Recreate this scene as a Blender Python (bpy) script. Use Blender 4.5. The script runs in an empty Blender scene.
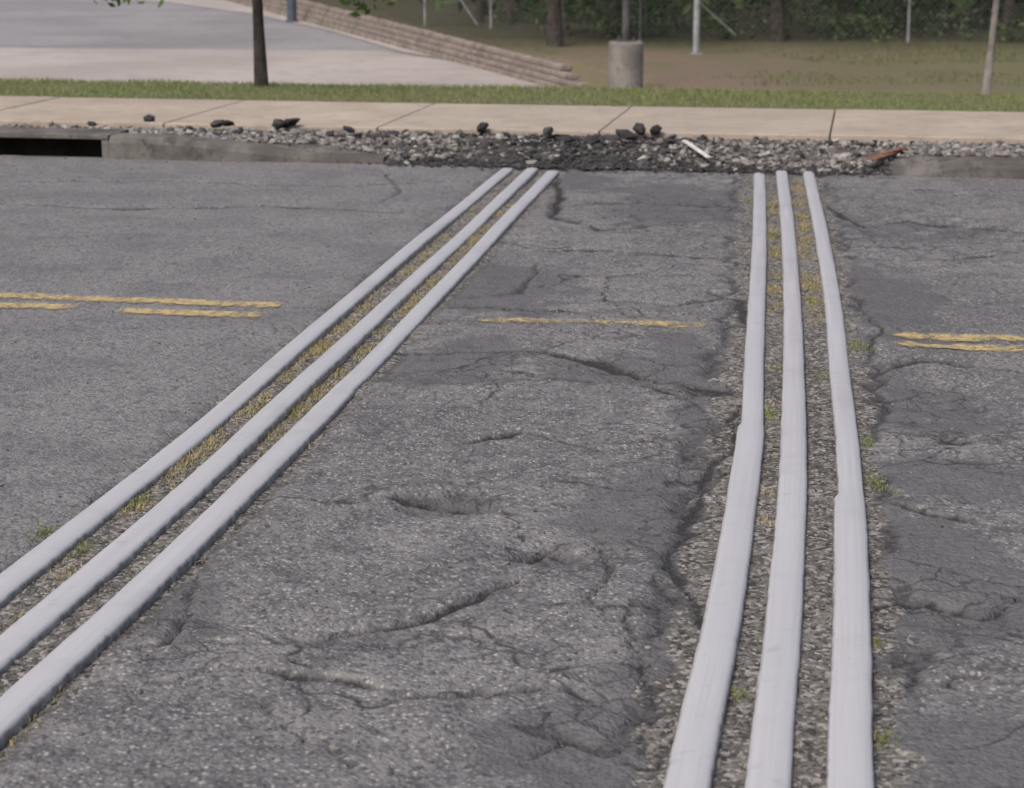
import bpy, math, random
import numpy as np
from mathutils import Vector
random.seed(7)
rng = np.random.default_rng(7)
D = bpy.data
scene = bpy.context.scene

# ------------------------------------------------------------------ camera model (used to survey ground positions)
F = 2000.0; TH = math.atan(474/2000.0); H = 1.316
def G(px, py, z=0.0):
    dx = px-512.0; up = 394.0-py
    y = F*math.cos(TH)+up*math.sin(TH)
    zz = -F*math.sin(TH)+up*math.cos(TH)
    t = (H-z)/(-zz)
    return np.array([dx*t, y*t])
AL = math.radians(10)
U = np.array([math.cos(AL), -math.sin(AL)]); W = np.array([math.sin(AL), math.cos(AL)])
P0 = G(300, 163)
def uv(p):
    p = np.asarray(p)-P0
    return p@U, p@W
def xy(u, v):
    return P0[0]+u*U[0]+v*W[0], P0[1]+u*U[1]+v*W[1]

# ------------------------------------------------------------------ noise
def vnoise(x, y, seed=0):
    xi = np.floor(x).astype(np.int64); yi = np.floor(y).astype(np.int64)
    fx = x-xi; fy = y-yi
    fx = fx*fx*(3-2*fx); fy = fy*fy*(3-2*fy)
    def h(a, b):
        n = (a*374761393+b*668265263+seed*982451653) & 0xffffffff
        n = ((n ^ (n >> 13))*1274126177) & 0xffffffff
        n = n ^ (n >> 16)
        return (n & 0xffff)/65535.0
    return (h(xi, yi)*(1-fx)+h(xi+1, yi)*fx)*(1-fy)+(h(xi, yi+1)*(1-fx)+h(xi+1, yi+1)*fx)*fy
def fbm(x, y, o=4, seed=0):
    s = 0; a = .5; t = 0
    for i in range(o):
        s = s+a*(vnoise(x*2**i+17.3*i, y*2**i-9.1*i, seed+i)-.5)*2; t += a; a *= .55
    return s/t
def sstep(a, b, x):
    t = np.clip((x-a)/(b-a), 0, 1); return t*t*(3-2*t)
def dpoly(x, y, pts):
    d = np.full(x.shape, 1e9)
    for (a, b) in zip(pts[:-1], pts[1:]):
        a = np.asarray(a); b = np.asarray(b); e = b-a; L = e@e+1e-12
        t = np.clip(((x-a[0])*e[0]+(y-a[1])*e[1])/L, 0, 1)
        d = np.minimum(d, np.hypot(x-a[0]-t*e[0], y-a[1]-t*e[1]))
    return d

# ------------------------------------------------------------------ mesh helpers
def link(o, parent=None):
    scene.collection.objects.link(o)
    if parent is not None: o.parent = parent
    return o
def empty(name):
    e = D.objects.new(name, None); e.empty_display_size = .2
    return link(e)
def mesh_np(name, V, Fc, mat, parent=None, smooth=False, attrs=None):
    V = np.asarray(V, dtype=np.float32); Fc = np.asarray(Fc, dtype=np.int32)
    k = Fc.shape[1]
    me = D.meshes.new(name)
    me.vertices.add(len(V)); me.vertices.foreach_set('co', V.ravel())
    me.loops.add(Fc.size); me.loops.foreach_set('vertex_index', Fc.ravel())
    me.polygons.add(len(Fc))
    me.polygons.foreach_set('loop_start', np.arange(0, Fc.size, k, dtype=np.int32))
    me.polygons.foreach_set('loop_total', np.full(len(Fc), k, dtype=np.int32))
    me.polygons.foreach_set('use_smooth', np.full(len(Fc), smooth, dtype=bool))
    me.update(calc_edges=True); me.validate()
    for kx, a in (attrs or {}).items():
        at = me.attributes.new(kx, 'FLOAT', 'POINT'); at.data.foreach_set('value', np.asarray(a, dtype=np.float32).ravel())
    me.materials.append(mat)
    o = D.objects.new(name, me)
    return link(o, parent)
class MB:
    def __init__(s): s.v = []; s.f = []
    def box(s, c, ax, ay, az):
        c = np.array(c, float); ax, ay, az = map(lambda q: np.array(q, float), (ax, ay, az)); n = len(s.v)
        for k in (-1, 1):
            for j in (-1, 1):
                for i in (-1, 1): s.v.append(tuple(c+i*ax+j*ay+k*az))
        for q in ((0, 2, 3, 1), (4, 5, 7, 6), (0, 1, 5, 4), (2, 6, 7, 3), (0, 4, 6, 2), (1, 3, 7, 5)):
            s.f.append(tuple(n+t for t in q))
    def tube(s, pts, rad, seg=8, cap=True):
        n0 = len(s.v)
        for i, p in enumerate(pts):
            p = np.array(p, float)
            a = np.array(pts[max(i-1, 0)], float); b = np.array(pts[min(i+1, len(pts)-1)], float)
            t = b-a; t /= np.linalg.norm(t)+1e-9
            r = np.array([1, 0, 0]) if abs(t[0]) < .9 else np.array([0, 1, 0])
            e1 = np.cross(t, r); e1 /= np.linalg.norm(e1); e2 = np.cross(t, e1)
            for k in range(seg):
                an = 2*math.pi*k/seg
                s.v.append(tuple(p+rad[i]*(math.cos(an)*e1+math.sin(an)*e2)))
        for i in range(len(pts)-1):
            for k in range(seg):
                a = n0+i*seg+k; b = n0+i*seg+(k+1) % seg
                s.f.append((a, b, b+seg, a+seg))
        if cap:
            s.f.append(tuple(range(n0, n0+seg))); m = n0+(len(pts)-1)*seg
            s.f.append(tuple(reversed(range(m, m+seg))))
    def sweep(s, rows):
        n0 = len(s.v); k = len(rows[0])
        for r in rows: s.v += [tuple(p) for p in r]
        for i in range(len(rows)-1):
            for j in range(k-1):
                a = n0+i*k+j; s.f.append((a, a+1, a+k+1, a+k))
        s.f.append(tuple(range(n0, n0+k))); m = n0+(len(rows)-1)*k
        s.f.append(tuple(reversed(range(m, m+k))))
    def obj(s, name, mat, parent=None, smooth=False, bevel=0):
        me = D.meshes.new(name); me.from_pydata(s.v, [], s.f); me.update()
        if smooth:
            for p in me.polygons: p.use_smooth = True
        me.materials.append(mat)
        o = link(D.objects.new(name, me), parent)
        if bevel:
            b = o.modifiers.new('bevel', 'BEVEL'); b.width = bevel; b.segments = 2; b.limit_method = 'ANGLE'
        return o

# ------------------------------------------------------------------ materials
class M:
    def __init__(s, name, rough=.9):
        s.m = D.materials.new(name); s.m.use_nodes = True; s.t = s.m.node_tree
        s.b = s.t.nodes['Principled BSDF']; s.b.inputs['Roughness'].default_value = rough
        s.b.inputs['Specular IOR Level'].default_value = .25
        s.co = s.n('ShaderNodeNewGeometry').outputs['Position']
    def n(s, t): return s.t.nodes.new(t)
    def put(s, sock, v):
        if isinstance(v, bpy.types.NodeSocket): s.t.links.new(v, sock)
        elif isinstance(v, tuple) and len(v) == 3 and sock.type == 'RGBA': sock.default_value = (*v, 1)
        else: sock.default_value = v
    def noise(s, sc, det=4, rough=.55, dist=0, vec=None, col=False):
        n = s.n('ShaderNodeTexNoise'); n.inputs['Scale'].default_value = sc; n.inputs['Detail'].default_value = det
        n.inputs['Roughness'].default_value = rough; n.inputs['Distortion'].default_value = dist
        s.put(n.inputs['Vector'], vec or s.co); return n.outputs['Color' if col else 'Fac']
    def vor(s, sc, feat='F1', vec=None):
        n = s.n('ShaderNodeTexVoronoi'); n.feature = feat; n.inputs['Scale'].default_value = sc
        s.put(n.inputs['Vector'], vec or s.co); return n
    def ramp(s, v, a, b, lo=0., hi=1.):
        n = s.n('ShaderNodeMapRange'); n.interpolation_type = 'SMOOTHSTEP'
        s.put(n.inputs['Value'], v); n.inputs['From Min'].default_value = a; n.inputs['From Max'].default_value = b
        n.inputs['To Min'].default_value = lo; n.inputs['To Max'].default_value = hi; return n.outputs['Result']
    def ma(s, op, a, b=0.):
        n = s.n('ShaderNodeMath'); n.operation = op; s.put(n.inputs[0], a); s.put(n.inputs[1], b); return n.outputs[0]
    def mix(s, f, a, b, mode='MIX'):
        n = s.n('ShaderNodeMix'); n.data_type = 'RGBA'; n.blend_type = mode
        s.put(n.inputs['Factor'], f); s.put(n.inputs[6], a); s.put(n.inputs[7], b); return n.outputs[2]
    def sep(s, c):
        n = s.n('ShaderNodeSeparateColor'); s.put(n.inputs[0], c); return n.outputs
    def attr(s, name):
        n = s.n('ShaderNodeAttribute'); n.attribute_name = name; return n.outputs['Fac']
    def island(s): return s.t.nodes.new('ShaderNodeNewGeometry').outputs['Random Per Island']
    def warp(s, sc, amt, det=3):
        c = s.noise(sc, det, col=True)
        n = s.n('ShaderNodeVectorMath'); n.operation = 'MULTIPLY_ADD'; s.put(n.inputs[0], c)
        n.inputs[1].default_value = (amt,)*3; s.put(n.inputs[2], s.co); return n.outputs[0]
    def bump(s, h, st=.5, d=.01, prev=None):
        n = s.n('ShaderNodeBump'); n.inputs['Strength'].default_value = st; n.inputs['Distance'].default_value = d
        s.put(n.inputs['Height'], h)
        if prev: s.put(n.inputs['Normal'], prev)
        return n.outputs[0]
    def fin(s, col, nrm=None, rough=None):
        s.put(s.b.inputs['Base Color'], col)
        if nrm: s.put(s.b.inputs['Normal'], nrm)
        if rough is not None: s.put(s.b.inputs['Roughness'], rough)
        return s.m

def mat_asphalt():
    m = M('asphalt')
    crack, patch, bed, fine, alli = m.attr('crack'), m.attr('patch'), m.attr('bed'), m.attr('fine'), m.attr('alligator')
    big = m.noise(1.1, 5, .65); mid = m.noise(7, 5, .68); f1 = m.noise(52, 3, .75)
    v1 = m.vor(105); v2 = m.vor(58)
    sep = m.sep(v1.outputs['Color']); aggd = v1.outputs['Distance']; sep2 = m.sep(v2.outputs['Color']); agg2d = v2.outputs['Distance']
    n17 = m.noise(17, 4, .7)
    col = m.mix(m.ramp(big, .35, .65), (.108, .106, .111), (.172, .168, .172))
    col = m.mix(m.ramp(mid, .42, .64, 0, .8), col, (.074, .073, .079))
    col = m.mix(m.ramp(n17, .48, .68, 0, .5), col, (.215, .210, .212))
    col = m.mix(m.ramp(f1, .42, .66, 0, .55), col, (.23, .225, .228))
    keep = m.ma('SUBTRACT', 1., m.ma('MULTIPLY', patch, .6))
    ls = m.ma('MULTIPLY', m.ma('MULTIPLY', m.ramp(sep[0], .74, .9), keep), m.ramp(aggd, .25, .5, .9, 0))
    col = m.mix(ls, col, (.37, .355, .34))
    ls2 = m.ma('MULTIPLY', m.ma('MULTIPLY', m.ramp(sep2[0], .86, .93), keep), m.ramp(agg2d, .2, .45, .8, 0))
    col = m.mix(ls2, col, (.33, .315, .30))
    col = m.mix(m.ramp(sep[1], .74, .88, 0, .6), col, (.05, .05, .055))
    # finer, smoother surfacing in the outer lane
    colf = m.mix(m.ramp(sep[2], .1, .9), (.105, .105, .11), (.215, .212, .216))
    colf = m.mix(m.ramp(f1, .38, .64, 0, .5), colf, (.24, .235, .24))
    colf = m.mix(m.ramp(m.noise(2.3, 5, .7), .42, .66, 0, .55), colf, (.10, .10, .107))
    colf = m.mix(m.ramp(sep2[1], .8, .92, 0, .6), colf, (.07, .07, .075))
    col = m.mix(m.ma('MULTIPLY', fine, .85), col, colf)
    # worn tar patches
    pn = m.ma('MULTIPLY', m.ma('SUBTRACT', m.noise(5, 6, .72), .5), 2.4)
    pm = m.ramp(m.ma('ADD', patch, pn), .35, .7, 0, .72)
    pm = m.ma('MULTIPLY', pm, m.ma('SUBTRACT', 1., m.ma('MULTIPLY', fine, .6)))
    col = m.mix(pm, col, m.mix(f1, (.066, .066, .071), (.12, .12, .126)))
    # crazing and alligator cracking
    ve = m.vor(1.25, 'DISTANCE_TO_EDGE', m.warp(2.6, .45)).outputs['Distance']
    hc = m.ma('MULTIPLY', m.ma('MULTIPLY', m.ramp(ve, .0, .013, .9, 0), m.ramp(big, .40, .52)), m.ramp(n17, .38, .54))
    va = m.vor(6.5, 'DISTANCE_TO_EDGE', m.warp(9, .13)).outputs['Distance']
    ha = m.ma('MULTIPLY', m.ramp(va, .0, .050, .72, 0), m.ramp(m.ma('ADD', alli, m.ma('MULTIPLY', m.ma('SUBTRACT', mid, .5), 1.8)), .45, .75))
    ha = m.ma('MULTIPLY', ha, m.ramp(f1, .33, .54))
    hc = m.ma('MAXIMUM', hc, ha)
    hc = m.ma('MULTIPLY', hc, m.ma('SUBTRACT', 1., m.ma('MULTIPLY', fine, .9)))
    # bed between the rails
    bc = m.mix(m.ramp(n17, .35, .65), (.078, .073, .070), (.165, .155, .145))
    bc = m.mix(m.ramp(sep[2], .6, .8), bc, (.27, .255, .24))
    bc = m.mix(m.ramp(sep[0], .7, .9), bc, (.045, .043, .042))
    bm = m.ramp(m.ma('ADD', bed, m.ma('MULTIPLY', m.ma('SUBTRACT', n17, .5), 1.2)), .35, .7)
    col = m.mix(bm, col, bc)
    # cracks
    cn = m.ma('MULTIPLY', m.ma('SUBTRACT', m.noise(60, 4, .75), .5), 1.2)
    halo = m.ramp(m.ma('ADD', crack, m.ma('MULTIPLY', m.ma('SUBTRACT', mid, .5), .9)), .02, .42, 0, .6)
    col = m.mix(halo, col, (.062, .062, .066))
    cm = m.ramp(m.ma('ADD', crack, cn), .38, .74, 0, .92)
    cm = m.ma('MAXIMUM', cm, hc)
    col = m.mix(cm, col, (.028, .027, .028))
    hgt = m.ma('ADD', m.ma('ADD', m.ma('MULTIPLY', aggd, -.6), f1), m.ma('MULTIPLY', n17, 1.6))
    return m.fin(col, m.bump(hgt, .85, .008), .88)

def mat_simple(name, a, b, sc=8, rough=.9, bump=.4, bd=.01, c=None, csc=60):
    m = M(name, rough)
    col = m.mix(m.ramp(m.noise(sc, 5, .6), .35, .65), a, b)
    if c: col = m.mix(m.ramp(m.noise(csc, 5, .75), .50, .68, 0, .8), col, c)
    return m.fin(col, m.bump(m.noise(sc*6, 3, .7), bump, bd))
def mat_island(name, cols, rough=.9, trans=0, bump=.5):
    m = M(name, rough)
    r = m.n('ShaderNodeValToRGB'); m.put(r.inputs[0], m.island()); e = r.color_ramp
    e.elements[0].color = (*cols[0], 1); e.elements[1].color = (*cols[-1], 1); e.elements[1].position = 1
    for i, c in enumerate(cols[1:-1], 1):
        q = e.elements.new(i/(len(cols)-1)); q.color = (*c, 1)
    col = r.outputs[0]
    if bump:
        col = m.mix(m.ramp(m.noise(60, 3), .3, .7, 0, .4), col, tuple(x*.6 for x in cols[0]))
        return m.fin(col)
    if trans:
        m.fin(col)
        t = m.n('ShaderNodeBsdfTranslucent'); m.put(t.inputs[0], col)
        x = m.n('ShaderNodeMixShader'); x.inputs[0].default_value = trans
        m.t.links.new(m.b.outputs[0], x.inputs[1]); m.t.links.new(t.outputs[0], x.inputs[2])
        m.t.links.new(x.outputs[0], m.t.nodes['Material Output'].inputs['Surface']); return m.m
    return m.fin(col)

A_ASPH = mat_asphalt()
def mat_walk():
    m = M('sidewalk_concrete')
    col = m.mix(m.ramp(m.noise(1.7, 5, .6), .35, .65), (.32, .268, .22), (.39, .332, .278))
    col = m.mix(m.ramp(m.noise(6, 6, .75), .48, .68, 0, .8), col, (.25, .21, .178))
    col = m.mix(m.ramp(m.noise(45, 3, .7), .55, .68, 0, .45), col, (.22, .19, .165))
    col = m.mix(m.ma('MULTIPLY', m.ramp(m.island(), 0, 1, 0, .28), 1.), col, (.28, .245, .21))
    return m.fin(col)
A_CONC = mat_walk()
A_KERB = mat_simple('kerb_concrete', (.080, .074, .070), (.155, .146, .136), 4, .9, .5, .01, (.05, .046, .044), 12)
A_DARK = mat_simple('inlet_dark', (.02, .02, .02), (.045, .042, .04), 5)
A_STONE = mat_island('gravel_stone', [(.08, .076, .076), (.19, .18, .175), (.30, .285, .27), (.14, .13, .13), (.38, .365, .345), (.24, .205, .185), (.11, .105, .11)])
A_RUB = mat_island('asphalt_chunk', [(.026, .026, .029), (.052, .051, .054), (.036, .036, .039), (.085, .083, .084)])
A_PEB = mat_island('bed_pebble', [(.06, .057, .054), (.15, .14, .13), (.09, .085, .08), (.26, .245, .23), (.12, .115, .10)])
A_GRASS = mat_island('grass_blade', [(.15, .19, .06), (.23, .27, .105), (.29, .32, .15), (.19, .23, .085), (.34, .33, .19)], bump=0, trans=.35)
A_TUFT = mat_island('dry_grass_blade', [(.42, .34, .18), (.36, .30, .14), (.48, .40, .23), (.29, .27, .11), (.38, .31, .18)], bump=0, trans=.3)
A_GTUFT = mat_island('green_grass_blade', [(.17, .21, .07), (.25, .28, .10), (.14, .18, .06)], bump=0, trans=.3)
A_BANK = mat_island('bank_grass_blade', [(.10, .12, .05), (.15, .155, .07), (.085, .10, .04), (.17, .14, .08)], bump=0)
A_LEAF = mat_island('leaf', [(.045, .072, .032), (.078, .11, .048), (.055, .085, .036), (.12, .145, .075)], bump=0)
A_LEAFN = mat_island('young_leaf', [(.07, .12, .03), (.11, .17, .045), (.06, .10, .03)], bump=0, trans=.35)
A_BARK = mat_simple('bark', (.03, .026, .024), (.065, .056, .05), 12, .95, 1, .02)
A_BARKP = mat_simple('pale_bark', (.15, .137, .128), (.23, .21, .198), 14, .95, .8, .01)
A_TIMB = mat_simple('weathered_timber', (.18, .148, .135), (.28, .238, .215), 5, .9, .3, .01, (.11, .09, .08), 2.2)
A_POLE = mat_simple('dark_steel', (.05, .05, .055), (.09, .09, .095), 6, .5, .1)
A_GALV = mat_simple('galvanised_steel', (.22, .23, .24), (.30, .31, .325), 9, .5, .1)
A_FENCE = mat_simple('weathered_fence_steel', (.12, .125, .125), (.18, .185, .185), 9, .6, .1)
A_BLUE = mat_simple('blue_grey_paint', (.06, .075, .10), (.09, .105, .14), 6, .6, .1)
A_FOOT = mat_simple('footing_concrete', (.15, .14, .13), (.235, .22, .205), 4, .9, .3, .01, (.10, .095, .09), 8)
A_LOTL = mat_simple('concrete_apron', (.30, .268, .255), (.37, .333, .315), .35, .9, .1, .004, (.25, .225, .212), 1.6)
A_LOTD = mat_simple('lot_asphalt', (.195, .189, .195), (.25, .242, .25), .3, .9, .1, .004, (.155, .152, .16), 1.2)
A_WHITE = mat_simple('white_board', (.46, .46, .45), (.58, .58, .56), 20, .7, .2)
A_RUST = mat_simple('rusty_brown', (.13, .07, .05), (.24, .13, .09), 30, .8, .4)

def mat_gravel():
    m = M('gravel_ground', .95)
    c = m.mix(m.ramp(m.noise(9, 4), .35, .65), (.09, .083, .080), (.18, .168, .158))
    c = m.mix(m.ramp(m.noise(45, 4, .75), .5, .68, 0, .8), c, (.05, .048, .047))
    dk = m.mix(m.ramp(m.noise(60, 4, .75), .4, .65), (.045, .043, .044), (.12, .11, .105))
    k = m.ramp(m.ma('ADD', m.attr('rubble'), m.ma('MULTIPLY', m.ma('SUBTRACT', m.noise(12, 4), .5), .9)), .35, .65)
    return m.fin(m.mix(k, c, dk), m.bump(m.noise(55, 4, .75), 1, .02))
A_GRAV = mat_gravel()
def mat_ground():
    m = M('terrain')
    n9 = m.noise(9, 4, .7)
    g = m.mix(n9, (.075, .09, .04), (.135, .145, .068))
    d = m.mix(n9, (.11, .085, .062), (.19, .148, .11))
    k = m.ramp(m.noise(.5, 6, .7), .40, .60)
    c = m.mix(m.attr('dirt'), g, d)
    c = m.mix(m.ma('MULTIPLY', k, .8), c, m.mix(.5, g, (.13, .10, .065)))
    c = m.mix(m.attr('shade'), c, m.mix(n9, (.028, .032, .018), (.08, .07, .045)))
    return m.fin(c)
A_TERR = mat_ground()

def mat_rail():
    m = M('painted_rail', .5)
    tc = m.attr('across'); al = m.attr('along')
    c = m.n('ShaderNodeCombineXYZ'); m.put(c.inputs[0], m.ma('MULTIPLY', tc, 4.)); m.put(c.inputs[1], m.ma('MULTIPLY', al, .9))
    st = m.noise(1.6, 4, .6, vec=c.outputs[0])
    col = m.mix(m.ramp(st, .3, .7), (.375, .372, .392), (.43, .427, .446))
    col = m.mix(m.ramp(m.noise(2.6, 6, .75), .50, .72, 0, .45), col, (.30, .292, .30))
    col = m.mix(m.ramp(m.noise(14, 5, .75), .58, .72, 0, .4), col, (.25, .235, .228))
    edge = m.ramp(m.ma('ADD', tc, m.ma('MULTIPLY', m.ma('SUBTRACT', m.noise(28, 4, .7), .5), .5)), .88, 1.06, 0, .85)
    col = m.mix(edge, col, (.10, .092, .09))
    m.b.inputs['Specular IOR Level'].default_value = .5
    return m.fin(col, m.bump(m.noise(90, 3), .12, .002), m.ramp(st, .2, .8, .30, .44))
A_RAIL = mat_rail()

def mat_paint():
    m = M('worn_yellow_paint', .8)
    across, wear = m.attr('across'), m.attr('wear')
    n38 = m.noise(24, 6, .88)
    col = m.mix(m.ramp(n38, .40, .62), (.30, .25, .16), (.50, .38, .17))
    n = m.ma('ADD', n38, m.ma('MULTIPLY', m.noise(4, 3), .6))
    a = m.ramp(m.ma('SUBTRACT', n, m.ma('ADD', wear, m.ma('MULTIPLY', m.ma('POWER', across, 2.), .2))), -.13, .12)
    m.fin(col)
    m.put(m.b.inputs['Alpha'], m.ma('MULTIPLY', a, .88)); return m.m
A_YEL = mat_paint()

# ------------------------------------------------------------------ rails: surveyed centre lines
rails = {
 'R1': [(691, 768), (724, 610), (745, 470), (750, 425), (753, 350), (758.5, 250), (758.5, 172)],
 'R2': [(770, 768), (783, 620), (792, 480), (793.5, 400), (793, 310), (788, 230), (781.5, 172)],
 'R3': [(850, 768), (851, 650), (850, 540), (846.5, 450), (839, 370), (829, 280), (808, 172)],
 'L1': [(0, 587), (100, 508), (200, 427), (300, 342), (400, 258), (507, 168)],
 'L2': [(0, 650), (100, 565), (200, 478), (300, 386), (400, 293), (532, 169)],
 'L3': [(0, 718), (100, 626), (200, 531), (300, 433), (345, 387), (400, 332), (554, 171)],
}
joints = {'R1': 425, 'R2': 999, 'R3': 497, 'L1': 999, 'L2': 999, 'L3': 389}
def catmull(pts, n=14):
    P = [2*pts[0]-pts[1]]+list(pts)+[2*pts[-1]-pts[-2]]; out = []
    for i in range(1, len(P)-2):
        for k in range(n):
            t = k/n; a, b, c, d = P[i-1:i+3]
            out.append(.5*((2*b)+(-a+c)*t+(2*a-5*b+4*c-d)*t*t+(-a+3*b-3*c+d)*t**3))
    out.append(P[-2]); return out
railW = {}
ZR = .010
for k, pl in rails.items():
    pts = [G(a, b, ZR) for a, b in pl]
    d = pts[0]-pts[1]; d /= np.linalg.norm(d)
    dd = np.array([-math.sin(math.radians(7.7)), -math.cos(math.radians(7.7))])
    d2 = d*.5+dd*.5; d2 /= np.linalg.norm(d2)
    ext = [pts[0]+dd*3.6+d2*.8, pts[0]+d2*.8+d*.2]
    railW[k] = catmull(ext+pts, 14)
def build_rail(key):
    pts = railW[key]; sd = ord(key[1])+ord(key[0])
    jy = G(600, joints[key], ZR)[1] if joints[key] < 900 else -99
    prof = [(-1, -.05), (-1, -.0145), (-.975, -.0095), (-.91, -.0058), (-.77, -.0025), (-.4, -.0006), (0, 0), (.4, -.0006), (.77, -.0025), (.91, -.0058), (.975, -.0095), (1, -.0145), (1, -.05)]
    V = []; Fc = []; AC = []; ALg = []; K = len(prof); L = 0
    P = []
    for a, b in zip(pts[:-1], pts[1:]):
        k = max(1, int(np.linalg.norm(b-a)/.05))
        for i in range(k): P.append(a+(b-a)*i/k)
    P.append(pts[-1])
    for i, p in enumerate(P):
        a = P[max(i-2, 0)]; b = P[min(i+2, len(P)-1)]; t = (b-a)/np.linalg.norm(b-a); nn = np.array([t[1], -t[0]])
        if i: L += np.linalg.norm(P[i]-P[i-1])
        if jy > 0:
            s = float(sstep(jy-.012, jy+.03, p[1])); w = .074*(1-s)+.062*s; off = .004*s; top = .016-.004*s
            if key == 'L3': w = .074*(1-s)+.070*s; off = -.006*s
        else:
            s = float(sstep(3, 8, p[1])); w = .072-.010*s; off = 0; top = .015
            if key[0] == 'L': w = .074-.006*s
        wob = .0016*math.sin(L*1.3+sd)
        zz = .004*math.sin(L*1.1+sd*2)+.0015*math.sin(L*3.1+sd)
        for (q_, z) in prof:
            e = .0014*float(fbm(np.array(L*9.), np.array(q_*2.+sd), 2, 5)) if abs(q_) > .85 else 0
            q = p+nn*(q_*w/2+off+wob+e)
            V.append((q[0], q[1], top+z+zz)); AC.append(abs(q_)); ALg.append(L+sd)
    for i in range(len(P)-1):
        for j in range(K-1):
            a = i*K+j; Fc.append((a, a+K, a+K+1, a+1))
    for base in (0, (len(P)-1)*K):
        for j in range(K//2-1): Fc.append((base+j, base+j+1, base+K-2-j, base+K-1-j))
    mesh_np('steel_rail', V, Fc, A_RAIL, smooth=True, attrs={'across': AC, 'along': ALg}).modifiers.new('es', 'EDGE_SPLIT').split_angle = math.radians(62)
for k in rails: build_rail(k)

# ------------------------------------------------------------------ road
cracks = [
 ([(130, 650), (200, 641), (280, 646), (350, 633), (420, 625), (470, 605), (530, 578)], .014, 1),
 ([(160, 680), (240, 671), (330, 679), (400, 691), (470, 694), (560, 684), (650, 700)], .011, 1),
 ([(402, 489), (440, 492), (480, 500), (515, 513)], .034, 1),
 ([(510, 557), (548, 545), (580, 550), (620, 540)], .018, 1),
 ([(375, 349), (420, 350), (480, 352), (540, 351), (600, 360), (650, 372), (742, 390)], .018, 1),
 ([(500, 366), (580, 379), (640, 385), (700, 402)], .016, 1),
 ([(742, 395), (735, 440), (705, 470), (690, 515), (668, 560), (700, 605), (690, 640)], .013, .85),
 ([(690, 385), (740, 392)], .03, 1), ([(690, 475), (738, 468)], .026, .9), ([(670, 430), (735, 425)], .014, .85),
 ([(560, 178), (553, 215), (600, 228), (680, 222), (748, 226)], .016, .9),
 ([(520, 250), (600, 247), (700, 255), (750, 262)], .014, .9),
 ([(560, 205), (640, 200), (740, 206)], .015, .8), ([(600, 300), (680, 305), (745, 298)], .013, .8),
 ([(870, 602), (920, 590), (980, 603), (1030, 582)], .012, .95),
 ([(862, 500), (940, 512), (1030, 530)], .011, .95),
 ([(880, 428), (960, 441), (1030, 436)], .015, .95),
 ([(860, 372), (920, 360), (1030, 372)], .015, .85),
 ([(0, 203), (120, 209), (260, 206), (430, 213)], .016, 1), ([(0, 182), (160, 180), (330, 186), (480, 180)], .012, .8),
 ([(640, 590), (622, 640), (650, 685), (640, 745)], .008, .8),
 ([(828, 205), (862, 222), (905, 216), (1030, 232)], .02, .9),
 ([(835, 255), (900, 262), (1030, 255)], .014, .85), ([(850, 290), (880, 330), (870, 360)], .009, .7),
 ([(192, 560), (182, 622), (150, 655)], .008, .8),
 ([(240, 690), (300, 735), (360, 770)], .007, .7),
 ([(510, 755), (560, 728), (610, 745), (650, 730)], .010, .85),
 ([(900, 690), (950, 670), (1030, 690)], .009, .85),
 ([(700, 290), (742, 300), (745, 330)], .018, .8), ([(720, 620), (690, 700), (655, 770)], .010, .7),
 ([(430, 440), (520, 430), (600, 445), (690, 440)], .009, .85),
 ([(330, 560), (400, 575), (470, 560)], .007, .8),
 ([(905, 392), (975, 393)], .024, 1), ([(940, 600), (1030, 640)], .009, .8),
 ([(0, 560), (30, 545), (60, 530)], .014, .7), ([(380, 168), (400, 190), (380, 205)], .008, .5),
 ([(870, 640), (880, 700), (870, 770)], .009, .7), ([(460, 300), (520, 290), (540, 262)], .009, .75),
 ([(560, 470), (620, 480), (690, 470)], .008, .75), ([(600, 520), (610, 570), (590, 600), (620, 640)], .006, .75),
]
patches = [((480, 285), .42, .28), ((650, 505), .22, .14), ((600, 740), .18, .10), ((895, 395), .22, .22), ((930, 575), .22, .22), ((660, 690), .14, .16), ((960, 750), .2, .12),
           ((700, 200), .5, .35), ((880, 300), .25, .4), ((180, 610), .12, .12), ((690, 540), .12, .3), ((440, 360), .3, .15), ((960, 480), .25, .12), ((620, 370), .4, .12), ((560, 180), .3, .2), ((710, 400), .12, .5)]
alli_z = [((705, 440), .22, .5), ((690, 560), .15, .4), ((640, 700), .24, .18), ((560, 370), .5, .22), ((660, 215), .5, .6), ((440, 640), .38, .09), ((940, 420), .3, .4), ((940, 610), .28, .24), ((900, 230), .5, .7), ((470, 500), .18, .12), ((200, 650), .14, .14), ((560, 560), .18, .12)]
cL = railW['L2']; cR = railW['R2']
def thin(pl): return pl[::5]+[pl[-1]]
cL_, cR_ = thin(cL), thin(cR)
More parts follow.
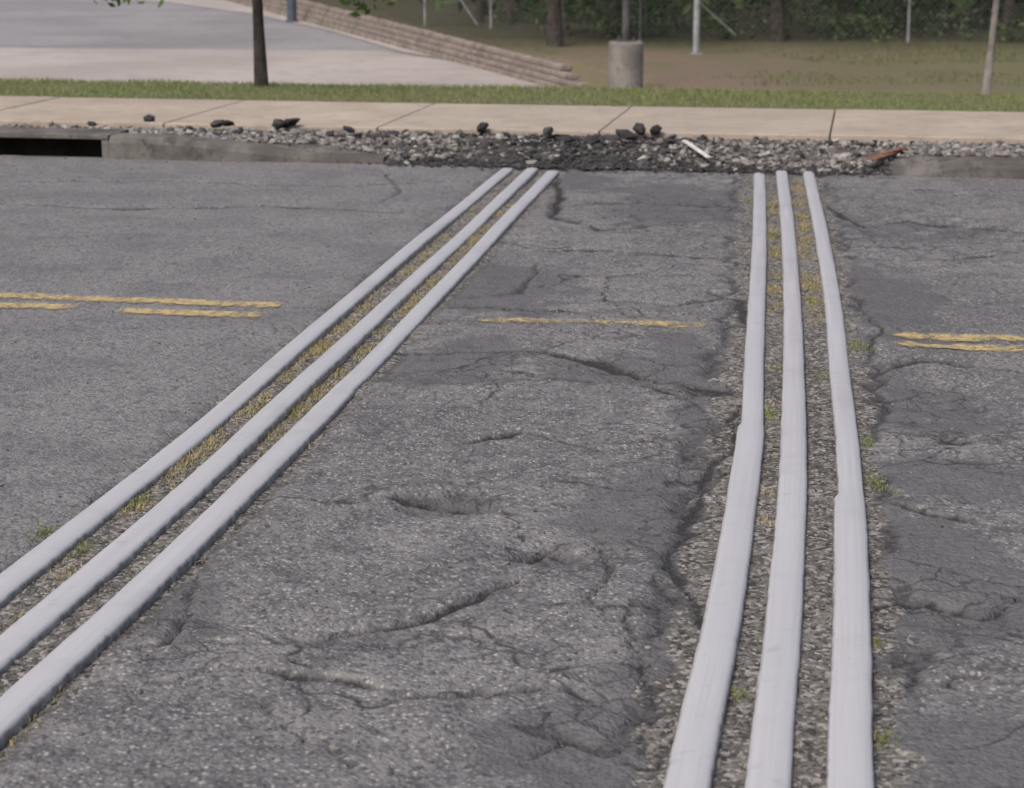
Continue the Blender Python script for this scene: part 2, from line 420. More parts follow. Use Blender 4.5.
def road_fields(X, Y):
    wx = X+.045*fbm(X*4, Y*4, 5, 3)+.014*fbm(X*28, Y*28, 2, 9)
    wy = Y+.07*fbm(X*4, Y*4, 5, 5)+.018*fbm(X*28, Y*28, 2, 11)
    wn = .5+1.0*vnoise(X*7, Y*7, 21)
    c = np.zeros_like(X)
    for pl, w, s in cracks:
        P = [G(a, b) for a, b in pl]
        d = dpoly(wx, wy, P); ww = w*wn*(.95+.09*np.clip(Y-3, 0, 8))
        ends = np.minimum(np.hypot(wx-P[0][0], wy-P[0][1]), np.hypot(wx-P[-1][0], wy-P[-1][1]))
        ww = ww*(.35+.65*sstep(0, .25, ends))
        c = np.maximum(c, s*np.exp(-(d/ww)**2))
    dl = dpoly(X, Y, cL_); dr = dpoly(X, Y, cR_)
    n = fbm(X*9, Y*9, 4, 31)
    bl = 1-sstep(.17, .215, dl+.03*n); br = 1-sstep(.18, .245, dr+.07*n)
    bed = np.maximum(bl, br)
    edge = np.maximum(np.exp(-((dl-.195+.02*n)/.014)**2)*.35, np.exp(-((dr-.23+.08*n)/.024)**2)*.62)*sstep(.3, .65, vnoise(X*5, Y*5, 77))
    c = np.maximum(c, edge)
    pt = np.zeros_like(X); al = np.zeros_like(X)
    for (p, a, b) in patches:
        q = G(*p); r = np.hypot((wx-q[0])/a, (wy-q[1])/(b*2.2)); pt = np.maximum(pt, 1-sstep(.3, 1.5, r+.5*fbm(X*4, Y*4, 4, 41)))
    for (p, a, b) in alli_z:
        q = G(*p); r = np.hypot((wx-q[0])/a, (wy-q[1])/(b*1.5)); al = np.maximum(al, 1-sstep(.4, 1.5, r))
    P1 = cL_[0]; P2 = cL_[-1]; e = (P2-P1)/np.linalg.norm(P2-P1)
    side = (X-P1[0])*e[1]-(Y-P1[1])*e[0]
    fine = sstep(.12, .3, -side)
    u = (X-P0[0])*U[0]+(Y-P0[1])*U[1]
    h = .013*fbm(X*1.6, Y*1.6, 4, 51)*(1-.6*fine)+.008*fbm(X*9, Y*9, 4, 61)*(1-.85*fine)-.018*c
    def pot(px, py, a, b, dpt):
        q = G(px, py); return dpt*np.exp(-(((wx-q[0])/a)**2+((wy-q[1])/b)**2)**2)
    dip = pot(458, 499, .12, .10, .022)+pot(575, 373, .45, .16, .014)+pot(545, 552, .10, .08, .015)+pot(640, 690, .12, .08, .012)+pot(930, 392, .2, .2, .016)+pot(930, 600, .16, .12, .012)+pot(700, 480, .1, .2, .014)+pot(380, 640, .2, .06, .010)+pot(900, 225, .4, .5, .014)+pot(715, 395, .12, .2, .014)
    h = h-dip*(1+.6*fbm(X*25, Y*25, 2, 8))
    pt = np.maximum(pt, np.clip(dip/.016, 0, 1)*.75)
    h = h*(1-.7*bed)-.006*bed-.004*pt
    far = np.clip((np.abs(u-1.2)-4)/3, 0, 1)
    h = h*(1-far)
    return h, c*(1-far), pt, bed, fine, al
def grow(a, step, end):
    r = [a]; s = step
    while r[-1] < end: s *= 1.35; r.append(r[-1]+s)
    return r
us = np.concatenate([-np.array(grow(2.6, .02, 90))[::-1], np.arange(-2.58, 5.1, .0105), np.array(grow(5.11, .02, 90))])
vs = np.concatenate([np.arange(-10.6, -8.85, .08), np.arange(-8.8, -5.2, .0105), np.arange(-5.19, .06, .018)])
UU, VV = np.meshgrid(us, vs)
X, Y = xy(UU, VV)
h, c, pt, bed, fine, al_ = road_fields(X, Y)
nr, nc = UU.shape
idx = np.arange(nr*nc).reshape(nr, nc)
Q = np.stack([idx[:-1, :-1], idx[:-1, 1:], idx[1:, 1:], idx[1:, :-1]], -1).reshape(-1, 4)
mesh_np('road', np.stack([X, Y, h], -1).reshape(-1, 3), Q, A_ASPH, smooth=True, attrs={'crack': c, 'patch': pt, 'bed': bed, 'fine': fine, 'alligator': al_})

def marking(p, q, w, wear):
    a = G(*p); b = G(*q); L = np.linalg.norm(b-a); t = (b-a)/L; n = np.array([-t[1], t[0]])
    S = np.arange(0, L, .02); T = np.linspace(-1, 1, 9)
    SS, TT = np.meshgrid(S, T)
    x = a[0]+t[0]*SS+n[0]*TT*w/2; y = a[1]+t[1]*SS+n[1]*TT*w/2
    hh = road_fields(x, y)[0]+.004
    r, c2 = SS.shape; ix = np.arange(r*c2).reshape(r, c2)
    q4 = np.stack([ix[:-1, :-1], ix[:-1, 1:], ix[1:, 1:], ix[1:, :-1]], -1).reshape(-1, 4)
    endd = np.minimum(SS, L-SS)
    mesh_np('yellow_lane_marking', np.stack([x, y, hh], -1).reshape(-1, 3), q4, A_YEL, smooth=True,
            attrs={'across': np.abs(TT), 'wear': wear+.25*(1-np.clip(endd/.06, 0, 1))})
marking((-500, 277), (284, 306), .12, .69)
marking((-500, 289), (78, 308), .115, .70)
marking((112, 310), (273, 316.5), .12, .69)
marking((468, 319), (720, 328.5), .11, .79)
marking((886, 336), (1500, 356), .12, .70)
marking((891, 345.5), (1500, 366), .11, .69)

# ------------------------------------------------------------------ roadside strips
v_sf = uv(G(500, 129, .12))[1]; v_sb = uv(G(500, 104, .12))[1]; v_cr = uv(G(500, 92, .10))[1]
u_k0 = uv(G(88, 164))[0]; u_k1 = uv(G(398, 157))[0]; u_k2 = uv(G(885, 170))[0]
vR = uv(G(960, 177))[1]
uu = np.concatenate([-np.array(grow(4, .1, 90))[::-1], np.arange(-3.9, 6, .05), np.array(grow(6, .1, 90))])
vv = np.linspace(.02, v_sf+.02, 22)
A, B = np.meshgrid(uu, vv); X, Y = xy(A, B)
def verge_h(A, B):
    openk = sstep(u_k1-.5, u_k1+.1, A)*(1-sstep(u_k2-.2, u_k2+.2, A))
    t = np.clip(B/v_sf, 0, 1)
    z = (1-openk)*.085*sstep(0.0, .12, B)+openk*(.0+.085*t)
    ch = sstep(u_k0-1.4, u_k0-1.36, A)*(1-sstep(u_k0+.0, u_k0+.04, A))*(1-sstep(.30, .36, B))
    z = z-.3*ch
    pile = .035*np.exp(-((A-uv(G(600, 150))[0])/.65)**2)*np.sin(np.pi*np.clip(t*1.05, 0, 1))
    return z+pile
Z = verge_h(A, B)+.012*fbm(A*8, B*8, 3, 71)
rub = np.exp(-((A-uv(G(590, 150))[0])/.75)**2)+.55*(1-sstep(0, .2, B))*((A > u_k1) & (A < u_k2))
ix = np.arange(A.size).reshape(A.shape)
Q = np.stack([ix[:-1, :-1], ix[:-1, 1:], ix[1:, 1:], ix[1:, :-1]], -1).reshape(-1, 4)
mesh_np('gravel_verge', np.stack([X, Y, Z], -1).reshape(-1, 3), Q, A_GRAV, smooth=True, attrs={'rubble': rub})

def kerb(name, ua, ub, v0, hgt, parent=None, mat=A_KERB):
    mb = MB(); rows = []
    n = max(4, int((ub-ua)/.12)); w = .16
    for i in range(n+1):
        u = ua+(ub-ua)*i/n; hz = hgt(u)
        prof = [(v0+.002, -.05), (v0+.01, hz-.04), (v0+.024, hz-.010), (v0+.05, hz), (v0+w, hz+.003), (v0+w, -.05)]
        jx = .006*math.sin(u*7.3)+.004*math.sin(u*19.)
        rows.append([(*xy(u, b+jx), z) for b, z in prof])
    mb.sweep(rows); return mb.obj(name, mat, parent)
inlet = empty('kerb_with_storm_drain_inlet')
def hl(u): return .130*(1-sstep(u_k1-1.5, u_k1+.05, u)*.72)
kerb('kerb_run', u_k0+.03, u_k1, 0, lambda u: float(hl(u)), inlet)
kerb('kerb_run_beyond', u_k0-60, u_k0-1.35, 0, lambda u: .130, inlet)
mb = MB()
um = (u_k0-.66); ax = np.array([U[0], U[1], 0]); ay = np.array([W[0], W[1], 0]); az = np.array([0, 0, 1.])
def ub(mb, u, v, z, hu, hv, hz): mb.box((*xy(u, v), z), ax*hu, ay*hv, az*hz)
ub(mb, um, .17, .121, .685, .17, .013)
ub(mb, u_k0+.005, .17, .015, .022, .165, .092)
ub(mb, u_k0-1.33, .17, .015, .022, .165, .092)
mb.obj('inlet_slab', A_KERB, inlet, bevel=.005)
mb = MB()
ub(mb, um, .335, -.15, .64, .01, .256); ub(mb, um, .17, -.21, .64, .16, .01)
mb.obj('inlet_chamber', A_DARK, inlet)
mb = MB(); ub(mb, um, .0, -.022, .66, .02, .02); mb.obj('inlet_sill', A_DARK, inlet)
kerb('kerb', u_k2, u_k2+60, vR, lambda u: .070*float(sstep(u_k2-.05, u_k2+.5, u))+.018)

mb = MB(); js = uv(G(616, 118, .12))[0]; sp = 1.33
for i in range(-26, 28):
    u0 = js+i*sp; mid = (v_sf+v_sb)/2
    dz = random.uniform(-.003, .003)
    ub(mb, u0+sp/2, mid, .06+dz, sp/2-.004, (v_sb-v_sf)/2, .06)
mb.obj('sidewalk', A_CONC, bevel=.007)

# terrain
wA = G(562, 89, -1.3); wB = G(228, 0, -1.3); wd = (wB-wA)/np.linalg.norm(wB-wA)
wn_ = np.array([wd[1], -wd[0]])
if wn_[0] < 0: wn_ = -wn_
us = np.concatenate([-np.array(grow(20, .4, 700))[::-1], np.arange(-19.8, 20, .25), np.array(grow(20, .4, 700))])
vs = np.concatenate([-np.array(grow(10.5, .5, 300))[::-1], [-10.4, -.3, .0, v_sf, v_sb-.02, v_sb+.002], np.arange(v_sb+.1, v_cr+8, .12), np.arange(v_cr+8.2, 60, .3), np.array(grow(60, .5, 900))])
A, B = np.meshgrid(us, vs); X, Y = xy(A, B)
sd = (X-wA[0])*wn_[0]+(Y-wA[1])*wn_[1]; al = (X-wA[0])*wd[0]+(Y-wA[1])*wd[1]
left = (sd < .22)
right_level = -.92+.34*np.clip(al/35, 0, 1)*np.exp(-np.clip(sd, 0, 99)/8)+.05*fbm(X*.4, Y*.4, 3, 81)
right_level = right_level-.08*np.exp(-np.clip(sd, 0, 99)/.8)
lvl = np.where(left, -1.37, right_level)
Z = np.where(B < v_sb, -.5, .108)
Z = np.where(B > v_cr, .108+(lvl-.108)*sstep(v_cr, v_cr+5.5, B), Z)
Z = np.where(B > v_sb, Z+.01*fbm(X*3, Y*3, 3, 91), Z)
Z = np.where(B < -10.5, -.06, Z)
dirt = np.clip(np.exp(-((X-2.2)/3.2)**2)*sstep(22, 27, Y)*1.0+.3*(Y > 25), 0, 1)
dirt = np.where((B > v_sb-.1) & (B < v_cr+3), .05, dirt)
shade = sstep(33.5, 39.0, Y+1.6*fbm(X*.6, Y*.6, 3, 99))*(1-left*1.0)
ix = np.arange(A.size).reshape(A.shape)
Q = np.stack([ix[:-1, :-1], ix[:-1, 1:], ix[1:, 1:], ix[1:, :-1]], -1).reshape(-1, 4)
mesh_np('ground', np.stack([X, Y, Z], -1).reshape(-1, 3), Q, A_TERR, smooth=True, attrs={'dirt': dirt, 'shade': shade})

def sheet(name, poly, z, mat):
    me = D.meshes.new(name); me.from_pydata([(p[0], p[1], z) for p in poly], [], [tuple(range(len(poly)))]); me.update()
    me.materials.append(mat); return link(D.objects.new(name, me))
w0 = wA-wd*7; wF = wA+wd*75
sheet('parking_lot', [(-60, 21), tuple(w0), tuple(wF), (-90, 100)], -1.33, A_LOTD)
g = lambda a, b: tuple(G(a, b, -1.3))
sheet('concrete_apron', [(-60, 21.5), tuple(w0-wn_*.03), tuple(wA+wd*6.6-wn_*.03), g(380, 50), g(200, 48.5), g(0, 47), (-60, 44)], -1.318, A_LOTL)
sheet('concrete_apron', [g(95, -3), g(170, 2), g(255, 14), g(330, 30), g(405, 52), tuple(wA+wd*8-wn_*.04), tuple(wA+wd*40-wn_*.04)], -1.314, A_LOTL)

# timber retaining wall: long courses, stepped back
tw = MB(); nC = 4
for ci in range(nC):
    s0 = -1.5+.7*ci; ss = list(np.arange(s0, 60, 4.8))
    for a0, a1 in zip(ss[:-1], ss[1:]):
        rows = []
        for m_ in (a0+.004, a1-.004):
            hh_ = .37+.22*min(max(m_/35, 0), 1); ch = hh_/nC
            cc = wA+wd*m_+wn_*(.05+.065*ci+.008*math.sin(m_*.9+ci*2)); zb = -1.33+ch*ci; zt = zb+ch-.018
            f = cc-wn_*.07; k = cc+wn_*.08
            rows.append([(f[0], f[1], zb), (f[0], f[1], zt-.012), (f[0]+wn_[0]*.012, f[1]+wn_[1]*.012, zt), (k[0], k[1], zt), (k[0], k[1], zb)])
        tw.sweep(rows)
tw.obj('timber_retaining_wall', A_TIMB)

# ------------------------------------------------------------------ stones
ico = np.array([(0, -.526, .851), (0, .526, .851), (0, -.526, -.851), (0, .526, -.851), (.851, 0, .526), (.851, 0, -.526), (-.851, 0, .526), (-.851, 0, -.526), (.526, .851, 0), (-.526, .851, 0), (.526, -.851, 0), (-.526, -.851, 0)])
from itertools import combinations
icoF = []
for a, b, c3 in combinations(range(12), 3):
    if all(abs(np.linalg.norm(ico[i]-ico[j])-1.051) < .02 for i, j in ((a, b), (b, c3), (a, c3))):
        nn = np.cross(ico[b]-ico[a], ico[c3]-ico[a])
        icoF.append((a, b, c3) if nn@(ico[a]+ico[b]+ico[c3]) > 0 else (a, c3, b))
icoF = np.array(icoF)
def stones(name, P, R, mat, flat=.6, parent=None, rough=.3):
    n = len(P); V = np.repeat(ico[None], n, 0)*(1+rng.uniform(-rough, rough, (n, 12, 1)))
    V = V*np.stack([rng.uniform(.75, 1.3, n), rng.uniform(.6, 1, n), rng.uniform(flat*.7, flat*1.3, n)], -1)[:, None, :]
    tilt = rng.uniform(-.5, .5, n); ct, st = np.cos(tilt)[:, None], np.sin(tilt)[:, None]
    x, y, z = V[..., 0], V[..., 1], V[..., 2]; x, z = x*ct-z*st, x*st+z*ct
    a = rng.uniform(0, 6.28, n); ca, sa = np.cos(a)[:, None], np.sin(a)[:, None]
    x, y = x*ca-y*sa, x*sa+y*ca
    V = np.stack([x, y, z], -1)*R[:, None, None]+P[:, None, :]
    Fc = (icoF[None]+(np.arange(n)*12)[:, None, None]).reshape(-1, 3)
    return mesh_np(name, V.reshape(-1, 3), Fc, mat, parent)
n = 19000
u = rng.uniform(-5, 8, n); v = rng.uniform(.0, v_sf, n)
keep = ~((u < u_k1) & (v < .20)) & ~((u > u_k2) & (v < vR+.2)) & ~((u < u_k0+.05) & (v < .36))
dens = 1-.8*np.exp(-((u-uv(G(590, 150))[0])/.65)**2)
dens = dens*np.where((u > u_k1) & (u < u_k2) & (v < .15), .4, 1)
keep &= rng.random(n) < dens*(.35+.9*vnoise(u*3, v*5, 66))
u, v = u[keep], v[keep]; x, y = xy(u, v); R = rng.lognormal(math.log(.011), .45, len(u)).clip(.004, .032)
stones('gravel', np.stack([x, y, verge_h(u, v)+R*.3], -1), R, A_STONE)
P = []; RR = []
def addr(cu, cv, r):
    P.append((*xy(cu, cv), float(verge_h(np.array(cu), np.array(max(cv, .03))))+r*.3)); RR.append(r)
for _ in range(3600):
    cu = rng.normal(uv(G(590, 150))[0], .6); cv = abs(rng.normal(.0, v_sf*.55)) if rng.random() < .4 else rng.uniform(-.08, v_sf)
    if cv > v_sf: continue
    addr(cu, cv, float(np.clip(rng.lognormal(math.log(.0062), .6), .003, .03)))
for _ in range(2200):
    cu = rng.uniform(uv(G(400, 160))[0], uv(G(890, 160))[0]); cv = rng.normal(.06, .07)
    addr(cu, cv, float(np.clip(rng.lognormal(math.log(.0065), .5), .003, .024)))
for _ in range(700):
    cu = rng.uniform(-3, 5.5); cv = rng.uniform(.22, v_sf+.03)
    if cu < u_k0+.1 and cv < .4: continue
    if rng.random() < .5: cu = rng.normal(uv(G(450, 150))[0], 1.1)
    addr(cu, cv, float(np.clip(rng.lognormal(math.log(.014), .5), .006, .036)))
big = [(148, 118, 8), (218, 123, 9), (228, 122, 7), (213, 133, 6), (279, 123, 9), (290, 122, 10), (377, 136, 9), (382, 142, 7), (395, 133, 7), (423, 133, 9), (410, 148, 8), (483, 126, 9), (404, 142, 8), (548, 131, 10), (556, 136, 8), (640, 129, 11), (655, 129, 10), (625, 134, 11), (612, 138, 10),
       (565, 139, 9), (592, 141, 11), (578, 147, 8), (540, 147, 8), (520, 143, 7), (672, 141, 9), (600, 153, 8), (650, 150, 8), (700, 138, 6), (760, 140, 7), (820, 145, 8), (845, 152, 7), (780, 150, 6), (188, 128, 6), (170, 127, 5), (330, 134, 6), (350, 128, 6), (312, 140, 5), (240, 157, 7), (955, 150, 5), (450, 154, 8), (438, 146, 6), (720, 152, 7), (740, 157, 7), (20, 130, 4), (92, 122, 6), (60, 128, 5), (120, 130, 5), (505, 135, 7), (465, 140, 7)]
for a, b, r in big:
    q = G(a, b, .10); cu, cv = uv(q); z = float(verge_h(np.array(cu), np.array(min(max(cv, .03), v_sf)))); z = .12 if cv > v_sf else z
    if cv < 0: z = 0
    q = G(a, b, z+.02); r_ = r/175.; P.append((q[0], q[1], z+r_*.3)); RR.append(r_)
stones('asphalt_rubble', np.array(P), np.array(RR), A_RUB, .52)
P = []; RR = []
for cl in (cL, cR):
    cl = np.array(cl)
    for _ in range(5200):
        i = rng.integers(0, len(cl)-1); t = rng.random(); p = cl[i]*(1-t)+cl[i+1]*t; d = cl[i+1]-cl[i]; d /= np.linalg.norm(d)
        s = rng.uniform(-.20, .20)
        if rng.random() < .2: s = rng.normal(0, .35)
        q = p+np.array([d[1], -d[0]])*s; P.append(q); RR.append(float(np.clip(rng.lognormal(math.log(.0034), .4), .0015, .009)))
P = np.array(P); hh = road_fields(P[:, 0], P[:, 1])[0]; RR = np.array(RR)
stones('track_bed_pebbles', np.column_stack([P, hh+RR*.2]), RR, A_PEB)
n = 3200; u = rng.uniform(-2, 5, n); v = -rng.random(n)**1.3*9; x, y = xy(u, v); hh = road_fields(x, y)[0]; RR = np.clip(rng.lognormal(math.log(.003), .4, n), .0012, .009)
stones('loose_road_grit', np.column_stack([x, y, hh+RR*.3]), RR, A_PEB)

mb = MB(); a = G(684, 148, .06); b = G(708, 163, .03); m_ = (a+b)/2; d = (b-a)/2
mb.box((m_[0], m_[1], .082), (d[0], d[1], -.02), np.array([d[1], -d[0], 0])/np.linalg.norm(d)*.013, (0, 0, .005))
mb.obj('white_board_scrap', A_WHITE, bevel=.002)
mb = MB(); a = G(870, 165, .05); b = G(902, 157, .05); m_ = (a+b)/2; d = (b-a)/2; pp = np.array([d[1], -d[0], 0])/np.linalg.norm(d)
mb.box((m_[0], m_[1], .088), (d[0], d[1], .008), pp*.035, (0, 0, .005))
mb.box((m_[0]+.03, m_[1]+.02, .102), (d[0]*.6, d[1]*.3, .01), pp*.02, (0, 0, .005))
mb.obj('rusty_metal_scrap', A_RUST, bevel=.003)

# ------------------------------------------------------------------ grass
def blades(name, P, L, wd_, mat, lean=.5, parent=None):
    n = len(P); a = rng.uniform(0, 6.28, n); dx, dy = np.cos(a), np.sin(a)
    a2 = rng.uniform(0, 6.28, n); ln = rng.uniform(0, lean, n)*L
    lx, ly = np.cos(a2)*ln, np.sin(a2)*ln
    V = np.zeros((n, 5, 3)); w = (wd_*rng.uniform(.6, 1.3, n))/2
    V[:, 0] = P+np.stack([-dx*w, -dy*w, 0*w], -1); V[:, 1] = P+np.stack([dx*w, dy*w, 0*w], -1)
    mid = P+np.stack([lx*.35, ly*.35, L*.6], -1)
    V[:, 2] = mid+np.stack([dx*w*.7, dy*w*.7, 0*w], -1); V[:, 3] = mid+np.stack([-dx*w*.7, -dy*w*.7, 0*w], -1)
    V[:, 4] = P+np.stack([lx, ly, L*np.sqrt(np.clip(1-(ln/L)**2*.6, .2, 1))], -1)
    o = (np.arange(n)*5)[:, None]
    F4 = np.concatenate([o, o+1, o+2, o+3], 1); F3 = np.concatenate([o+3, o+2, o+4], 1)
    T = np.concatenate([F4[:, [0, 1, 2]], F4[:, [0, 2, 3]], F3], 0)
    return mesh_np(name, V.reshape(-1, 3), T, mat, parent)
n = 55000
u = rng.uniform(-7, 9, n); v = rng.uniform(v_sb-.01, v_cr+1.1, n)
k = (v > v_sb+.09*vnoise(u*3, u*0, 4)); u, v = u[k], v[k]; x, y = xy(u, v); n = len(u)
L = rng.uniform(.012, .040, n)*(.5+1.0*vnoise(x*2.2, y*2.2, 5)); L *= np.where(v < v_sb+.05, .7, 1)
zg = np.where(v > v_cr, .108-1.2*sstep(v_cr, v_cr+5.5, v), .108)
blades('verge_grass', np.column_stack([x, y, zg]), L, .006, A_GRASS, 1.1)
def clusterpts(lst, per, sx, sy):
    P = []
    for a, b, k in lst:
        q = G(a, b)
        m = int(per*k); P.append(np.column_stack([rng.normal(q[0], sx*k**.5, m), rng.normal(q[1], sy*k**.5, m)]))
    P = np.concatenate(P); return np.column_stack([P, road_fields(P[:, 0], P[:, 1])[0]-.001])
dry = []
def between(ka, kb, y0, y1, nn, k):
    for _ in range(nn):
        py = rng.uniform(y0, y1); xs = []
        for q in (ka, kb):
            pl = sorted(rails[q], key=lambda t: t[1]); xs.append(np.interp(py, [t[1] for t in pl], [t[0] for t in pl]))
        t = rng.uniform(.35, .65); dry.append((xs[0]*(1-t)+xs[1]*t, py, k*rng.uniform(.4, 1.3)))
between('L1', 'L2', 200, 480, 66, .6); between('L2', 'L3', 200, 450, 60, .6)
between('R1', 'R2', 180, 310, 30, .6); between('R2', 'R3', 180, 320, 46, .7); between('R1', 'R2', 310, 520, 6, .4); between('L1', 'L2', 480, 640, 8, .5)
dry += [(15, 735, 1.2), (140, 497, 1.3), (60, 690, .4), (300, 447, .5), (800, 480, .3)]
Pd = clusterpts(dry, 70, .024, .05); blades('dry_track_grass', Pd, rng.uniform(.005, .018, len(Pd)), .0034, A_TUFT, 1.6)
grn = [(858, 346, 1.1), (874, 480, .8), (867, 440, .5), (768, 412, .8), (880, 735, .5), (42, 533, .6), (80, 548, .6), (290, 412, .5), (735, 690, .3), (137, 500, .6), (815, 300, .4), (776, 235, .4), (748, 200, .4), (820, 375, .4), (876, 640, .2)]
Pg = clusterpts(grn, 130, .02, .045); blades('green_track_grass', Pg, rng.uniform(.005, .019, len(Pg)), .0034, A_GTUFT, 1.4)
n = 26000; x = rng.uniform(-1, 14, n); y = rng.uniform(24, 38.5, n)
sdn = (x-wA[0])*wn_[0]+(y-wA[1])*wn_[1]; k = (sdn > .5) & (fbm(x*.35, y*.35, 3, 12) > -.12+.5*np.exp(-((x-2)/2.5)**2)); x, y = x[k], y[k]
blades('bank_grass', np.column_stack([x, y, np.full(len(x), -.93)]), rng.uniform(.02, .08, len(x)), .014, A_BANK, 1.1)

# ------------------------------------------------------------------ trees
def leaves(name, C, S, size, mat, parent=None):
    n = len(C); a = rng.normal(size=(n, 3)); a /= np.linalg.norm(a, axis=1)[:, None]
    b = rng.normal(size=(n, 3)); b -= a*(a*b).sum(1)[:, None]; b /= np.linalg.norm(b, axis=1)[:, None]
    s = (size*rng.uniform(.6, 1.4, n))[:, None]
    V = np.stack([C-a*s, C+b*s*.45, C+a*s, C-b*s*.45], 1)
    return mesh_np(name, V.reshape(-1, 3), np.arange(n*4).reshape(n, 4), mat, parent)
def tree(name, base, z0, ht, r0, crown_lo, crown_r, nleaf, lsize, bark, leafm, lean=(0, 0), clump=26, seed=1):
    rs = np.random.default_rng(seed); e = empty(name); mb = MB(); pts = []; rad = []
    for i in range(9):
        t = i/8; pts.append((base[0]+lean[0]*t*ht+.02*ht*.3*math.sin(3*t+seed), base[1]+lean[1]*t*ht, z0-.03+t*ht*.9)); rad.append(r0*(1-.82*t)*(1.25 if i == 0 else 1))
    mb.tube(pts, rad, 9)
    tips = []
    for i in range(clump):
        t = rs.uniform(crown_lo/ht, .92); k = min(7, int(t*8)); p = np.array(pts[k]); p = p+(np.array(pts[k+1])-p)*(t*8-k if k < 8 else 0)
        an = rs.uniform(0, 6.28); ln = crown_r*rs.uniform(.35, 1)*(1.15-.8*abs(t-.5))
        tip = p+np.array([math.cos(an)*ln, math.sin(an)*ln, ln*rs.uniform(.1, .6)]); m_ = (p+tip)/2+np.array([0, 0, ln*.08])
        mb.tube([p, m_, tip], [r0*.28*(1-t*.6), r0*.17, r0*.06], 5); tips += [tip, m_*.4+tip*.6]
    mb.obj('trunk', bark, e, smooth=True)
    tips = np.array(tips); i = rs.integers(0, len(tips), nleaf); C = tips[i]+rs.normal(size=(nleaf, 3))*crown_r*np.array([.2, .2, .13])*rs.uniform(.5, 1.1, (nleaf, 1))
    leaves('foliage', C, None, lsize, leafm, e); return e
bt = G(261, 88, .10)
tree('young_tree', bt, .09, 4.2, .046, 1.5, 1.1, 5000, .055, A_BARK, A_LEAFN, seed=3)
e = D.objects['young_tree']; mb = MB(); C = []
for (px, py, nn) in [(140, -4, 40), (352, -2, 36), (375, -8, 30), (120, -14, 40)]:
    t = (px-262)/121.; zt = .70+(-py)*.0085; tip = np.array([bt[0]+t, bt[1]+.05, zt]); p = np.array([bt[0], bt[1], 1.75])
    m_ = (p*.4+tip*.6)+np.array([0, 0, .42]); mb.tube([p, m_, tip+np.array([0, 0, .05])], [.014, .009, .003], 5)
    C.append(tip+rng.normal(size=(nn, 3))*np.array([.09, .09, .05])+np.array([0, 0, .04]))
mb.obj('drooping_limbs', A_BARK, e, smooth=True); leaves('drooping_leaves', np.concatenate(C), None, .04, A_LEAFN, e)
sb = G(989, 91, .1)
tree('young_tree', sb, .08, 3.4, .030, 1.5, .7, 1800, .045, A_BARKP, A_LEAFN, lean=(.04, 0), seed=5)
for i, (px, py, r) in enumerate([(552, 46, .135), (775, 42, .13), (640, 30, .06), (905, 30, .09), (1010, 38, .1), (480, 25, .08), (845, 32, .05)]):
    b = G(px, py, -.9)
    tree('broadleaf_tree', b, -.95, random.uniform(8, 11), r, 3.6, 2.2, 2600, .16, A_BARK, A_LEAF, lean=(random.uniform(-.02, .02), 0), seed=20+i)
mass_e = empty('woodland_undergrowth')
def mass(n, x0, x1, y0, y1, z0, z1, sc, thr, seed):
    x = rng.uniform(x0, x1, n); y = rng.uniform(y0, y1, n); z = z0+(z1-z0)*rng.random(n)**1.2
    k = fbm(x*sc+z*.8, y*sc+z*1.3, 3, seed) > thr; x, y, z = x[k], y[k], z[k]
    s = (x-wA[0])*wn_[0]+(y-wA[1])*wn_[1]; k = s > 2.0; return np.column_stack([x, y, z])[k]
c1 = mass(60000, -8, 26, 39.2, 45, -.92, 1.1, .9, .02, 3)
c1b = mass(18000, -6, 20, 37.8, 39.5, -.92, -.45, 1.1, .15, 13)
c2 = mass(24000, -14, 40, 47, 62, -.8, 7, .35, -.12, 6)
leaves('low_leaves', np.concatenate([c1, c1b]), None, .06, A_LEAF, mass_e)
leaves('canopy_leaves', c2, None, .32, A_LEAF, mass_e)
mb = MB()
for i in range(46):
    x = rng.uniform(-6, 30); y = rng.uniform(39.5, 52)
    if (x-wA[0])*wn_[0]+(y-wA[1])*wn_[1] < 2: continue
    r = rng.uniform(.03, .12); h_ = rng.uniform(4, 8); mb.tube([(x, y, -1), (x+rng.normal(0, .1), y, h_/2), (x+rng.normal(0, .3), y, h_)], [r, r*.7, r*.3], 6)
mb.obj('stems', A_BARK, mass_e, smooth=True)
C = []
for i in range(150):
    an = rng.uniform(-1.1, 1.1); R0 = rng.uniform(110, 150); c0 = np.array([math.sin(an)*R0, math.cos(an)*R0, rng.uniform(0, 6)]); C.append(c0+rng.normal(size=(260, 3))*np.array([3.5, 3.5, 2.8]))
C = np.concatenate(C); C = C[C[:, 2] > -1.3]; leaves('distant_tree_line', C, None, .75, A_LEAF)

# ------------------------------------------------------------------ pole with concrete footing, posts, fence
lp = empty('light_pole'); b = G(625.5, 84, -.92); r = .245; mb = MB()
mb.tube([(b[0], b[1], -1.1), (b[0], b[1], -.36), (b[0], b[1], -.335), (b[0], b[1], -.33)], [r, r, r-.012, r-.03], 28); mb.obj('concrete_footing', A_FOOT, lp)
mb = MB(); mb.box((b[0], b[1], -.318), (.13, 0, 0), (0, .13, 0), (0, 0, .012))
for sx in (-1, 1):
    for sy in (-1, 1): mb.tube([(b[0]+sx*.1, b[1]+sy*.1, -.33), (b[0]+sx*.1, b[1]+sy*.1, -.26)], [.012, .012], 6)
mb.tube([(b[0], b[1], -.31), (b[0], b[1], 3), (b[0], b[1], 6.8)], [.055, .048, .038], 12)
mb.tube([(b[0], b[1], 6.7), (b[0]-.5, b[1], 7.0), (b[0]-1.1, b[1], 7.05)], [.03, .026, .024], 8)
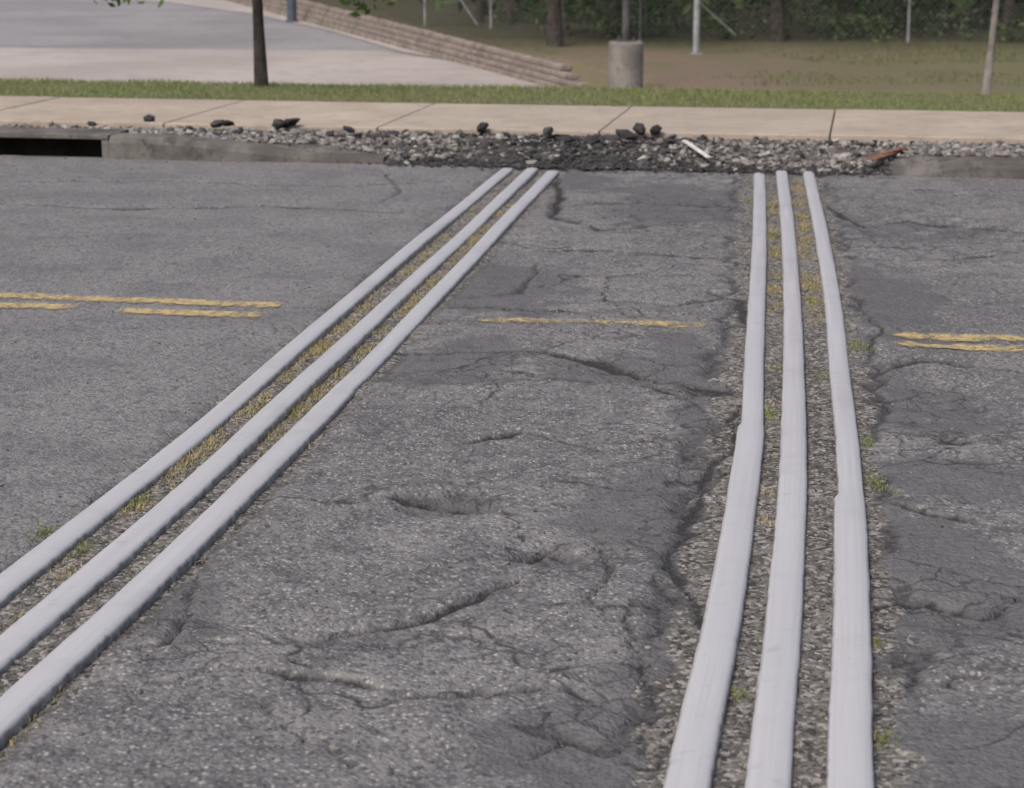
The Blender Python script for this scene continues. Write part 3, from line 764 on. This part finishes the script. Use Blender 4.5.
mb.box((b[0]-1.35, b[1], 7.03), (.3, 0, 0), (0, .13, 0), (0, 0, .06)); mb.obj('pole_and_luminaire', A_POLE, lp)
mb = MB(); b = G(696, 55, -.92); mb.tube([(b[0], b[1], -1), (b[0], b[1], 1.6), (b[0], b[1], 1.63)], [.055, .055, .02], 12)
mb.box((b[0], b[1], -.9), (.09, 0, 0), (0, .09, 0), (0, 0, .012)); mb.obj('galvanised_post', A_GALV, smooth=False)
mb = MB(); b = G(292, 22, -1.32); mb.tube([(b[0], b[1], -1.4), (b[0], b[1], -.2), (b[0], b[1], -.12)], [.13, .13, .06], 14); mb.tube([(b[0], b[1], -1.4), (b[0], b[1], -1.26)], [.19, .17], 14)
mb.obj('bollard', A_BLUE)
fe = empty('chain_link_fence')
fa = G(425, 22, -.8); fb = G(640, 42, -.92); fc = G(1180, 44, -.92)
post = MB(); wire = MB()
for (p, q) in ((fa, fb), (fb, fc)):
    Ls = np.linalg.norm(q-p); t = (q-p)/Ls; k = int(Ls/2.8)+1
    for i in range(k+1):
        s = p+t*Ls*i/k; post.tube([(s[0], s[1], -1.0), (s[0], s[1], .95)], [.026, .026], 8)
    post.tube([(p[0], p[1], .9), (q[0], q[1], .9)], [.018, .018], 6)
    s = p+t*.2; post.tube([(s[0], s[1], .6), (s[0]+t[0]*1.6, s[1]+t[1]*1.6, -.8)], [.018, .018], 6)
    hgt = 1.78; st = .11; i = -int(hgt/st)
    while i*st < Ls:
        for sg in (0, 1):
            a0 = i*st; z0_, z1_ = (-.88, .9) if sg == 0 else (.9, -.88)
            f0 = max(0, -a0/hgt); f1 = min(1, (Ls-a0)/hgt)
            if f1 > f0:
                A0 = p+t*(a0+hgt*f0); A1 = p+t*(a0+hgt*f1)
                wire.tube([(A0[0], A0[1], z0_+(z1_-z0_)*f0), (A1[0], A1[1], z0_+(z1_-z0_)*f1)], [.0026, .0026], 3, False)
        i += 1
post.obj('fence_frame', A_FENCE, fe, smooth=True); wire.obj('fence_mesh', A_FENCE, fe)

# ------------------------------------------------------------------ light, sky, camera
el = math.radians(52); az = math.radians(215)
w = D.worlds.new('World'); scene.world = w; w.use_nodes = True
nt = w.node_tree; sk = nt.nodes.new('ShaderNodeTexSky'); sk.sky_type = 'NISHITA'; sk.sun_disc = False
sk.sun_elevation = el; sk.sun_rotation = az; sk.air_density = 1.0; sk.dust_density = 6; sk.ozone_density = 1.0
nt.links.new(sk.outputs[0], nt.nodes['Background'].inputs[0]); nt.nodes['Background'].inputs[1].default_value = .15
sl = D.lights.new('sun', 'SUN'); sl.energy = 2.1; sl.angle = math.radians(25); sl.color = (1, .95, .88)
so = link(D.objects.new('sun', sl))
sd_ = Vector((math.sin(az)*math.cos(el), math.cos(az)*math.cos(el), math.sin(el)))
so.rotation_euler = (-sd_).to_track_quat('-Z', 'Y').to_euler()
cam = D.cameras.new('camera'); co = link(D.objects.new('camera', cam)); scene.camera = co
co.location = (0, 0, H); co.rotation_euler = (math.pi/2-TH, 0, 0)
cam.sensor_width = 36; cam.lens = F*36/1024; cam.clip_end = 3000; cam.clip_start = .05
cam.dof.use_dof = True; cam.dof.focus_distance = 5.0; cam.dof.aperture_fstop = 7
scene.view_settings.view_transform = 'Standard'; scene.view_settings.look = 'None'; scene.view_settings.exposure = 0
